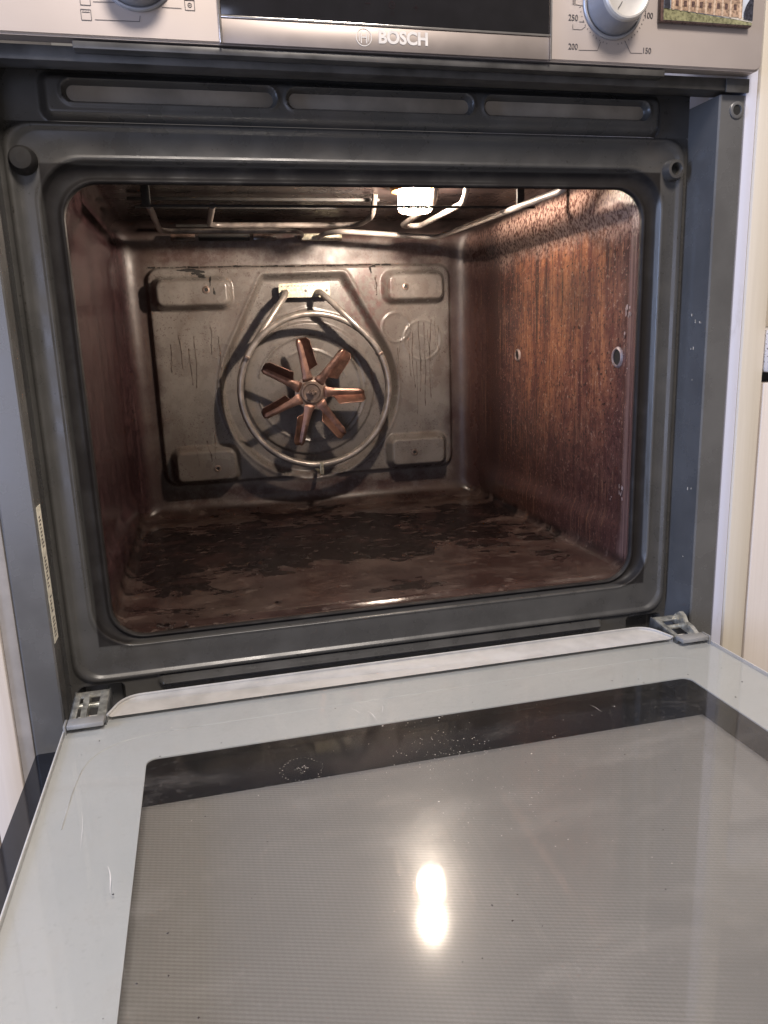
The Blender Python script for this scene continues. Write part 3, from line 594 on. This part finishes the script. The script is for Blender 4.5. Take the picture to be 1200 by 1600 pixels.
# black burnt line along the top of the raised panel
bl = MB(); xx = -.2000
while xx < .110:
    w = random.uniform(.003, .014); zz = -.0938+random.uniform(-.0006, .0006); h = random.uniform(.0005, .0017)
    k = 7; P = [(xx+w*i/k, zz+h*random.uniform(.5, 1)) for i in range(k+1)]+[(xx+w*i/k, zz-h*random.uniform(.4, 1)) for i in range(k, -1, -1)]
    bl.add([(a, ysurf(a, b)-.0004, b) for a, b in P], [(i, i+1, 2*k+1-i-1, 2*k+1-i) for i in range(k)]); xx += w+random.uniform(-.001, .003)
o = bl.build('burnt_seam', 'black', back); o['kind'] = 'stuff'
# slotted brackets high on the back wall
for a, b, m_ in ((-.168, -.138, 'burnt'), (-.134, -.070, 'black'), (-.066, -.036, 'burnt'), (-.004, .050, 'zinc')):
    MB().box((a, .4700, -.0640), (b, .4780, -.0555), .0012).build('element_bracket', m_, back)

# ---- fan
fan = empty('fan', (0, 0, 0)); fan.parent = oven; fan.location = Vector((-.0030, .4620, -.2595))-oven.location
cc = base_of(fan)
def blade_mesh():
    # local radial axis +x, width axis z (clockwise = -z), forward = -y
    prof = [(-.0058, .0012, 0), (-.0054, -.0006, 0), (-.0030, -.0016, 0), (0, -.0020, 0), (.0026, -.0010, 0), (.0048, -.0006, 0)]
    v = []; f = []; rows = []
    for i in range(13):
        q = i/12; r = .0160+q*.0565
        w = 1.15-.25*q if q > .15 else 1.5-.35*q/.15*.9
        tip = 1 if q < .93 else .72 if q < .99 else .42
        wing = float(sstep(.24, .30, q))*(1.12-.22*q)
        row = [(-p[0]*w*tip*(.80+.55*max(0, .45-q)), p[1]) for p in prof]                      # spoke from anticlockwise edge to clockwise edge
        d = (.0120*wing)*(1 if q < .96 else .80)
        z0, y0 = row[-1]
        row += [(z0-d*.14, y0-d*.20), (z0-d*.42, y0-d*.62), (z0-d*.74, y0-d*1.12), (z0-d*.80, y0-d*1.28)]
        rows.append(row)
        for zz, yy in row: v.append((r, yy, zz))
    n = len(rows[0])
    for i in range(12):
        for j in range(n-1): f.append((i*n+j, i*n+j+1, (i+1)*n+j+1, (i+1)*n+j))
    return v, f
v, f = blade_mesh(); me = bpy.data.meshes.new('blade'); me.from_pydata(v, [], f); me.update()
for p in me.polygons: p.use_smooth = True
me.set_sharp_from_angle(angle=R(50)); me.materials.append(M['copper'])
for k in range(7):
    b = bpy.data.objects.new('blade', me); C.objects.link(b); b.parent = fan; b.rotation_euler = (0, -R(101-k*360/7), 0)
    md = b.modifiers.new('thickness', 'SOLIDIFY'); md.thickness = .0008; md.offset = 0
MB().lathe([(.0225, .0004), (.0224, -.0006), (.0170, -.0012), (.0150, -.0020), (.0138, -.0034), (.0120, -.0036), (.0105, -.0022), (.0001, -.0022)], cc, n=42).build('hub', 'hubmetal', fan)
hb = MB(); hb.lathe([(.0050, -.002), (.0050, -.0075), (.0042, -.0082), (.0001, -.0082)], cc, n=6); hb.lathe([(.0028, -.008), (.0027, -.0150), (.0020, -.0158), (.0001, -.0158)], cc, n=14)
hb.build('nut', 'hubmetal', fan, 30)
MB().box((cc.x-.0070, cc.y-.0048, cc.z-.0016), (cc.x+.0070, cc.y-.0026, cc.z+.0016), .0006).build('washer_tab', 'hubmetal', fan)

# ---- ring heater round the fan: two turns and two legs
rc = (.0018, -.2565); RR = .0995
def tangent(p, sgn):
    dx, dz = p[0]-rc[0], p[1]-rc[1]; d = math.hypot(dx, dz); return math.atan2(dz, dx)+sgn*math.acos(RR/d)
pR, pL = (.0170, -.1315), (-.0285, -.1310)
aR = tangent(pR, -1); aL = tangent(pL, 1)
a_end = aL-4*math.pi
while a_end > aR-2*math.pi-1.5: a_end -= 2*math.pi
path = [(pR[0]-.002, .500, pR[1]+.004), (pR[0], .470, pR[1]+.002), (pR[0]+.004, .4535, pR[1]-.004)]
nseg = 150
for i in range(nseg+1):
    q = aR+(a_end-aR)*i/nseg; path.append((rc[0]+RR*math.cos(q), .4490+.0085*i/nseg, rc[1]+RR*math.sin(q)))
path += [(pL[0]-.004, .4545, pL[1]-.004), (pL[0], .470, pL[1]+.002), (pL[0]+.002, .500, pL[1]+.004)]
heater = MB().tube(path, .0041, 12).build('ring_heater', 'tube', oven, 60)
tp = MB().prism(rrect(-.0355, .0330, -.1345, -.1165, .003, 4, 3, 4), .4860, .4885).build('terminal_plate', 'zinc', heater)
mb = MB()
for k in range(15): mb.box((-.0325+k*.0043, .4856, -.1188-random.random()*.0012), (-.0325+k*.0043+random.uniform(.0012, .003), .4859, -.1205))
for xx in (-.031, .0285, .0): mb.lathe([(.0019, 0), (.0001, 0)], (xx, .4856, -.1262), n=12, cap=False)
mb.build('stamped_marks', 'ink', heater)
mb = MB().box((.0000, .4440, -.3690), (.0055, .4454, -.3520), .0003); mb.box((.0000, .4440, -.3690), (.0055, .492, -.3676), .0003); mb.build('ring_clip', 'zinc', heater)
for q, w in ((R(152), 1), (R(27), 1)):
    cx, cz = rc[0]+RR*math.cos(q), rc[1]+RR*math.sin(q)
    MB().box((cx-.0035, .4440, cz-.0016), (cx+.0035, .4620, cz+.0016), .0004, Matrix.Rotation(-q, 3, 'Y')).build('ring_clip', 'hubmetal', heater)

# ---- grill element under the roof
GZ = -.0605
g = [(-.006, .476, GZ), (-.006, .440, GZ), (-.020, .412, GZ), (-.178, .412, GZ), (-.181, .218, GZ-.0035)]
g1 = [(-.123, .218, GZ-.0035), (-.123, .366, GZ), (.050, .366, GZ), (.052, .300, GZ), (.052, .285, -.040)]
grill = MB().tube(fillet(g, .020), .0031, 10).build('grill_element', 'shadetube', oven, 60)
g2 = [(.020, .476, GZ), (.020, .440, GZ), (.036, .414, GZ), (.160, .410, GZ-.009), (.173, .080, GZ-.0115), (.180, .074, -.045)]
g3 = [(.128, .200, -.040), (.128, .215, GZ), (.128, .372, GZ), (.104, .372, GZ), (.098, .222, GZ), (.098, .210, -.036)]
MB().tube(fillet(g1, .020), .0031, 10).build('grill_loop', 'shadetube', grill, 60)
MB().tube(fillet(g3, .020), .0032, 10).build('grill_loop', 'grilltube', grill, 60)
MB().tube(fillet(g2, .020), .0032, 10).build('grill_loop', 'grilltube', grill, 60)
MB().box((-.189, .2150, GZ-.0052), (.206, .2180, GZ-.0028), .0006).build('support_bar', 'black', grill)
for xx in (-.183, .190): MB().box((xx-.004, .2146, GZ-.0050), (xx+.004, .2186, -.038), .0005).build('hanger', 'black', grill)
for a, b, yy, zz in ((-.205, .060, .300, -.0440), (-.200, .020, .340, -.0455), (-.160, .010, .445, -.0500)): MB().box((a, yy-.0022, zz-.0016), (b, yy+.0022, zz+.0016), .0006).build('reflector_rod', 'black', grill)
# ---- lamp in the roof
LX, LY = .0835, .2400
lamp = MB().lathe([(.0260, .004), (.0260, -.002), (.0240, -.0045), (.0196, -.0050), (.0190, .001)], (LX, LY, -.041), axis='z', n=36, cap=False).build('oven_lamp', 'rim', oven)
MB().lathe([(.0178, .0030), (.0178, -.0180), (.0172, -.0215), (.0150, -.0232), (.0090, -.0240), (.0002, -.0242)], (LX, LY, -.043), axis='z', n=36, cap=False).build('lamp_glass', 'lamp', lamp)
pl = bpy.data.lights.new('bulb', 'POINT'); pl.energy = 6.2; pl.color = (1.0, .83, .68); pl.shadow_soft_size = .006
po = bpy.data.objects.new('bulb', pl); C.objects.link(po); po.location = (LX, LY, -.053)

# ---- door, dropped open
ZD = -.4601
door = empty('door', (0, 0, 0)); door.parent = oven; door.location = Vector((0, .005, -.49))-oven.location
DX, DN, DF = .2655, -.4700, -.0092
def hrr(x0, x1, y0, y1, r): return rrect(x0, x1, y0, y1, r, 8, 8, 6)
MB().hprism(hrr(-DX, DX, DN, DF, .003), ZD-.0030, ZD).build('inner_glass', 'glass', door, 30)
# grey printed border under the glass: ring with rounded window
o1 = hrr(-DX-.0002, DX+.0002, DN+.0012, .0040, .003); o2 = hrr(-.2062, .2078, DN+.055, -.0745, .007)
v = [(a, b, ZD-.0034) for a, b in o1]+[(a, b, ZD-.0034) for a, b in o2]+[(a, b, ZD-.0044) for a, b in o1]+[(a, b, ZD-.0044) for a, b in o2]; n = len(o1)
f = [(i, (i+1) % n, n+(i+1) % n, n+i) for i in range(n)]+[(2*n+i, 3*n+i, 3*n+(i+1) % n, 2*n+(i+1) % n) for i in range(n)]+[(n+i, n+(i+1) % n, 3*n+(i+1) % n, 3*n+i) for i in range(n)]
mk('printed_border', v, f, 'print', door, 30)
# faint moulded line that curves round inside the border
arc = [(-.2500, -.140), (-.2495, -.100), (-.2470, -.072), (-.2400, -.056), (-.2260, -.045), (-.2050, -.0395), (-.1700, -.0380)]; arc2 = [(-.1700, -.0380), (.175, -.0350), (.2020, -.0355), (.2230, -.0400), (.2380, -.0520)]
MB().tube([(a, b, ZD-.0036) for a, b, _ in fillet([(a, b, 0) for a, b in arc], .01)], .0006, 6).build('border_seam', 'seam', door)
MB().tube([(a, b, ZD-.0036) for a, b, _ in fillet([(a, b, 0) for a, b in arc2], .01)], .0004, 6).build('border_seam', 'print', door)
# side rails
for s in (-1, 1): MB().box((s*.2670, DN, ZD-.0290), (s*.2659, DF, ZD-.0002), .0003).build('side_rail', 'rail', door)
og = MB().hprism(hrr(-.2935, .2935, -.478, .0045, .003), -.4940, -.4895).build('outer_glass', 'outer_glass', door, 30)
rr2 = hrr(-.2115, .2115, -.400, -.0905, .001); MB().add([(a, b, -.4888) for a, b in rr2], [tuple(range(len(rr2)))]).build('raster_panel', 'raster', door)
# raised aluminium profile along the hinge side
ZL = ZD+.0072; top = [(-.2290, .0260), (-.2235, .0300), (.2235, .0300), (.2290, .0260)]; bot = [(-.2375, -.0100), (.2375, -.0100)]
def lipz(y): return ZD+.0006+(y+.0100)/.0275*.0016
prof = fillet([(-.2375, -.0108, 0), (-.2268, .0150, 0), (.2268, .0150, 0), (.2375, -.0108, 0)], .016, 8)
npf = len(prof); v = []; f = []
inner = [Vector((p.x*.988, min(p.y, .0120) if p.y > -.0107 else p.y, 0)) for p in prof]
for p in prof: v.append((p.x, p.y, lipz(p.y)+.0012))
for p in inner: v.append((p.x, p.y, lipz(p.y)-.0004))
for p in prof: v.append((p.x*1.002, p.y+.0010, lipz(p.y)-.0080))
for i in range(npf-1): f.append((i, i+1, npf+i+1, npf+i)); f.append((i, 2*npf+i, 2*npf+i+1, i+1))
f.append(tuple(range(npf, 2*npf)))
pf = MB().add(v, f).build('hinge_profile', 'profile', door, 35)
MB().tube([(p.x, p.y, lipz(p.y)+.0012) for p in prof], .0011, 8).build('profile_bead', 'profile', pf)
# corner caps and hinges
for s in (-1, 1):
    sl = lambda q: s*q
    a, b = sorted((s*.2640, s*.2385)); cp = MB().box((a, -.0240, ZD+.0004), (b, -.0130, ZD+.0042), .0008)
    a2, b2 = sorted((s*.2664, s*.2645)); cp.box((a2, -.0240, ZD-.0140), (b2, -.0130, ZD+.0042), .0006); cp.build('corner_cap', 'cap', door)
for s in (-1, 1):
    hg = MB(); tilt = Matrix.Rotation(R(8), 3, 'X')
    x0 = s*.2515
    for dx, wd in ((-.0098, .0042), (.0098, .0062)): hg.box((x0+dx-wd/2, -.0150, ZD+.0030), (x0+dx+wd/2, .0240, ZD+.0046), .0005, tilt)
    hg.box((x0-.0119, .0170, ZD+.0050), (x0+.0129, .0250, ZD+.0066), .0005, tilt)
    hinge = hg.build('hinge', 'hinge', oven, 30)
    for dx in (-.0122, .0130): MB().box((x0+dx-.0007, -.0150, ZD-.0100), (x0+dx+.0007, .0280, ZD+.0040), .0003, tilt).build('hinge_cheek', 'hinge_dark', hinge)
    if s < 0:
        lv = [(-.0150, ZD+.0040), (-.0060, ZD+.0068), (.0020, ZD+.0062), (.0090, ZD+.0084), (.0170, ZD+.0088), (.0170, ZD+.0030), (-.0150, ZD-.0010)]
    else:
        lv = [(-.0150, ZD+.0040), (-.0070, ZD+.0080), (.0010, ZD+.0090), (.0050, ZD+.0140), (.0100, ZD+.0160), (.0150, ZD+.0130), (.0190, ZD+.0080), (.0200, ZD+.0030), (-.0150, ZD-.0010)]
    xa = x0-.0012+(.0085 if s > 0 else -.001); n = len(lv); wv = .0042 if s < 0 else .0040
    MB().add([(xa-wv/2, a, b) for a, b in lv]+[(xa+wv/2, a, b) for a, b in lv], [tuple(range(n)), tuple(range(n, 2*n))[::-1]]+[(i, i+n, (i+1) % n+n, (i+1) % n) for i in range(n)]).build('hinge_lever', 'hinge', hinge, 30)
    MB().tube([(x0-.0125, .0100, ZD+.0020), (x0+.0130, .0100, ZD+.0020)], .0022, 10).build('hinge_pin', 'hinge', hinge)

# ================================================================== things round the oven
# picture magnet on the panel
mg = empty('picture_magnet', (.2432, -.0045, .0290), 'small picture magnet of a stone mansion above a green lawn, stuck on the steel panel', 'magnet')
MB().box((.2040, -.0045, .0291), (.2822, -.0002, .0860), .0006).build('magnet_body', 'window_print', mg)
fy0 = -.0047
def flat(name, poly, mat, y): return MB().prism(poly, y, y+.00012).build(name, mat, mg, 20)
flat('print_sky', [(.2062, .0300), (.2818, .0300), (.2818, .0850), (.2062, .0850)], 'sky_print', fy0)
flat('print_lawn', [(.2062, .0300), (.2818, .0300), (.2818, .0322), (.2500, .0345), (.2062, .0378)], 'lawn_print', fy0-.0002)
flat('print_path', [(.2818, .0318), (.2818, .0345), (.2560, .0358), (.2520, .0349)], 'path_print', fy0-.0004)
flat('print_mansion', [(.2120, .0375), (.2500, .0350), (.2725, .0345), (.2725, .0640), (.2690, .0640), (.2690, .0600), (.2300, .0600), (.2300, .0680), (.2230, .0680), (.2230, .0610), (.2120, .0610)], 'stone_print', fy0-.0006)
for xx in (.2128, .2195, .2262, .2330, .2402, .2475, .2545, .2615, .2700): flat('print_pillar', [(xx, .0368-(xx-.212)*.05), (xx+.0016, .0367-(xx-.212)*.05), (xx+.0016, .0600), (xx, .0600)], 'stone_light', fy0-.0008)
for r_ in range(3):
    for xx in (.2156, .2224, .2290, .2358, .2432, .2504, .2573, .2650): flat('print_window', [(xx, .0395+r_*.0068), (xx+.0024, .0394+r_*.0068), (xx+.0024, .0432+r_*.0068), (xx, .0432+r_*.0068)], 'window_print', fy0-.0008)
flat('print_tree', [(.2740, .0338), (.2818, .0330), (.2818, .0470), (.2790, .0480), (.2755, .0430), (.2742, .0390)], 'tree_print', fy0-.0010)
flat('print_tree', [(.2062, .0378), (.2112, .0374), (.2108, .0450), (.2085, .0480), (.2062, .0475)], 'tree_print', fy0-.0010)

# oven housing of the kitchen, stiles both sides
YF = .0154
hs = empty('oven_housing', (0, .3, -1.2), 'cream wooden tall housing that frames the oven on both sides', 'cabinet')
for s in (-1, 1):
    a, b = sorted((s*.2972, s*.3075)); MB().box((a, YF+.0006, -1.2), (b, .60, .25), .0008).build('carcass_side', 'edge' if s > 0 else 'edge_grey', hs)
    a, b = sorted((s*.3078, s*.3300)); MB().box((a, YF-.0020, -1.2), (b, .05, .25), .0015).build('stile', 'cream' if s > 0 else 'pinkwood', hs)
MB().box((-.2968, YF+.02, -.5150), (.2968, .60, -.5040), .0005).build('shelf', 'edge', hs)
MB().box((-.2968, YF+.012, -1.2), (.2968, .03, -.5155), .0005).build('lower_panel', 'cream', hs)
# neighbours to the right: worktop over a base unit; to the left: another pale door
wt = MB().box((.3310, .0060, -.2330), (.95, .60, -.1960), .003).build('worktop', 'worktop', None); wt['label'] = 'white speckled worktop edge glimpsed beyond the cream stile at the far right'; wt['category'] = 'worktop'
bu = empty('base_unit', (.64, .3, -1.2), 'pale grained base unit below the speckled worktop right of the oven', 'cabinet')
MB().box((.3318, .0130, -.9), (.94, .0320, -.2420), .0015).build('cabinet_door', 'pinkwood', bu)
MB().box((.3318, .0330, -1.2), (.94, .58, -.2336), .0005).build('carcass', 'shadow_gap', bu)
wl = MB().box((.3308, .600, -.1950), (1.2, .62, .5), .001).build('tiled_wall', 'cream', None); wl['label'] = 'cream wall behind the speckled worktop at the far right'; wl['category'] = 'wall'
lu = empty('side_unit', (-.64, .3, -1.2), 'pale pinkish cabinet left of the oven housing', 'cabinet')
MB().box((-.94, YF-.0020, -1.2), (-.3318, .0340, .25), .0015).build('cabinet_door', 'pinkwood', lu)
MB().box((-.94, .0350, -1.2), (-.3312, .58, .25), .0005).build('carcass', 'shadow_gap', lu)

# ================================================================== crumbs
def crumbs(name, pts, mat, rmin, rmax, label):
    mb = MB()
    for x_, y_, z_ in pts:
        r = random.uniform(rmin, rmax); v = []
        for a in ((1, 0, 0), (-1, 0, 0), (0, 1, 0), (0, -1, 0), (0, 0, .8), (0, 0, -.3)): v.append((x_+a[0]*r*random.uniform(.6, 1.3), y_+a[1]*r*random.uniform(.6, 1.3), z_+a[2]*r*.8))
        mb.add(v, [(0, 2, 4), (2, 1, 4), (1, 3, 4), (3, 0, 4), (2, 0, 5), (1, 2, 5), (3, 1, 5), (0, 3, 5)])
    o = mb.build(name, mat, None, 20); o['kind'] = 'stuff'; o['label'] = label; o['category'] = 'crumbs'; return o
fp = [(random.uniform(-.215, .215), random.uniform(.09, .45), -.4232) for _ in range(170)]
crumbs('burnt_crumbs', fp, 'crumb', .0005, .0018, 'black burnt crumbs scattered on the oven floor')
crumbs('pale_crumbs', [(random.uniform(-.2, .22), random.uniform(.085, .3), -.4232) for _ in range(26)], 'pale_crumb', .0004, .0011, 'pale crumbs scattered on the oven floor')
dp = [(random.uniform(-.25, .25), random.uniform(-.30, -.02), ZD+.0001) for _ in range(70)]
crumbs('door_crumbs', dp, 'crumb', .0003, .0008, 'dark specks scattered on the open door glass')
crumbs('door_flecks', [(random.gauss(-.02, .08), random.gauss(-.11, .05), ZD+.0001) for _ in range(70)], 'pale_crumb', .0002, .0006, 'pale flecks scattered on the open door glass')

# dried water ring, wipe scratches on the door glass
rs = random.Random(12); pts = []
for k in range(34): q = 6.283*k/34; r = .0135+rs.uniform(-.0012, .0012); pts.append((-.1075+r*math.cos(q), -.1235+r*math.sin(q), ZD+.0001))
for k in range(30): q = rs.uniform(0, 6.283); r = .0045*math.sqrt(rs.random()); pts.append((-.1075+r*math.cos(q), -.1235+r*math.sin(q), ZD+.0001))
for k in range(110): pts.append((rs.gauss(-.013, .020), rs.gauss(-.120, .014), ZD+.0001))
for k in range(120): pts.append((rs.gauss(-.005, .035), rs.gauss(-.175, .040), ZD+.0001))
crumbs('water_marks', pts, 'pale_crumb', .00012, .00042, 'dried water marks speckling the dark band of the open door glass')
sm_ = MB()
for (xa, ya), (xb, yb), w in (((-.2400, -.130), (-.2345, -.170), .0004), ((-.2195, -.186), (-.2150, -.210), .0009), ((-.050, -.060), (-.046, -.074), .0006), ((-.038, -.054), (-.040, -.066), .0005), ((-.061, -.052), (-.055, -.062), .0005), ((.108, -.100), (.112, -.112), .0003)):
    v = []; f = []
    for i in range(9):
        q = i/8; ww = .42*w*math.sin(math.pi*min(1, q*.9+.08)); cx = xa+(xb-xa)*q+.0006*math.sin(q*5); v += [(cx-ww, ya+(yb-ya)*q, ZD+.00012), (cx+ww, ya+(yb-ya)*q, ZD+.00012)]
    for i in range(8): f.append((2*i, 2*i+1, 2*i+3, 2*i+2))
    sm_.add(v, f)
o = sm_.build('glass_scratches', 'scratch', door); o['kind'] = 'stuff'
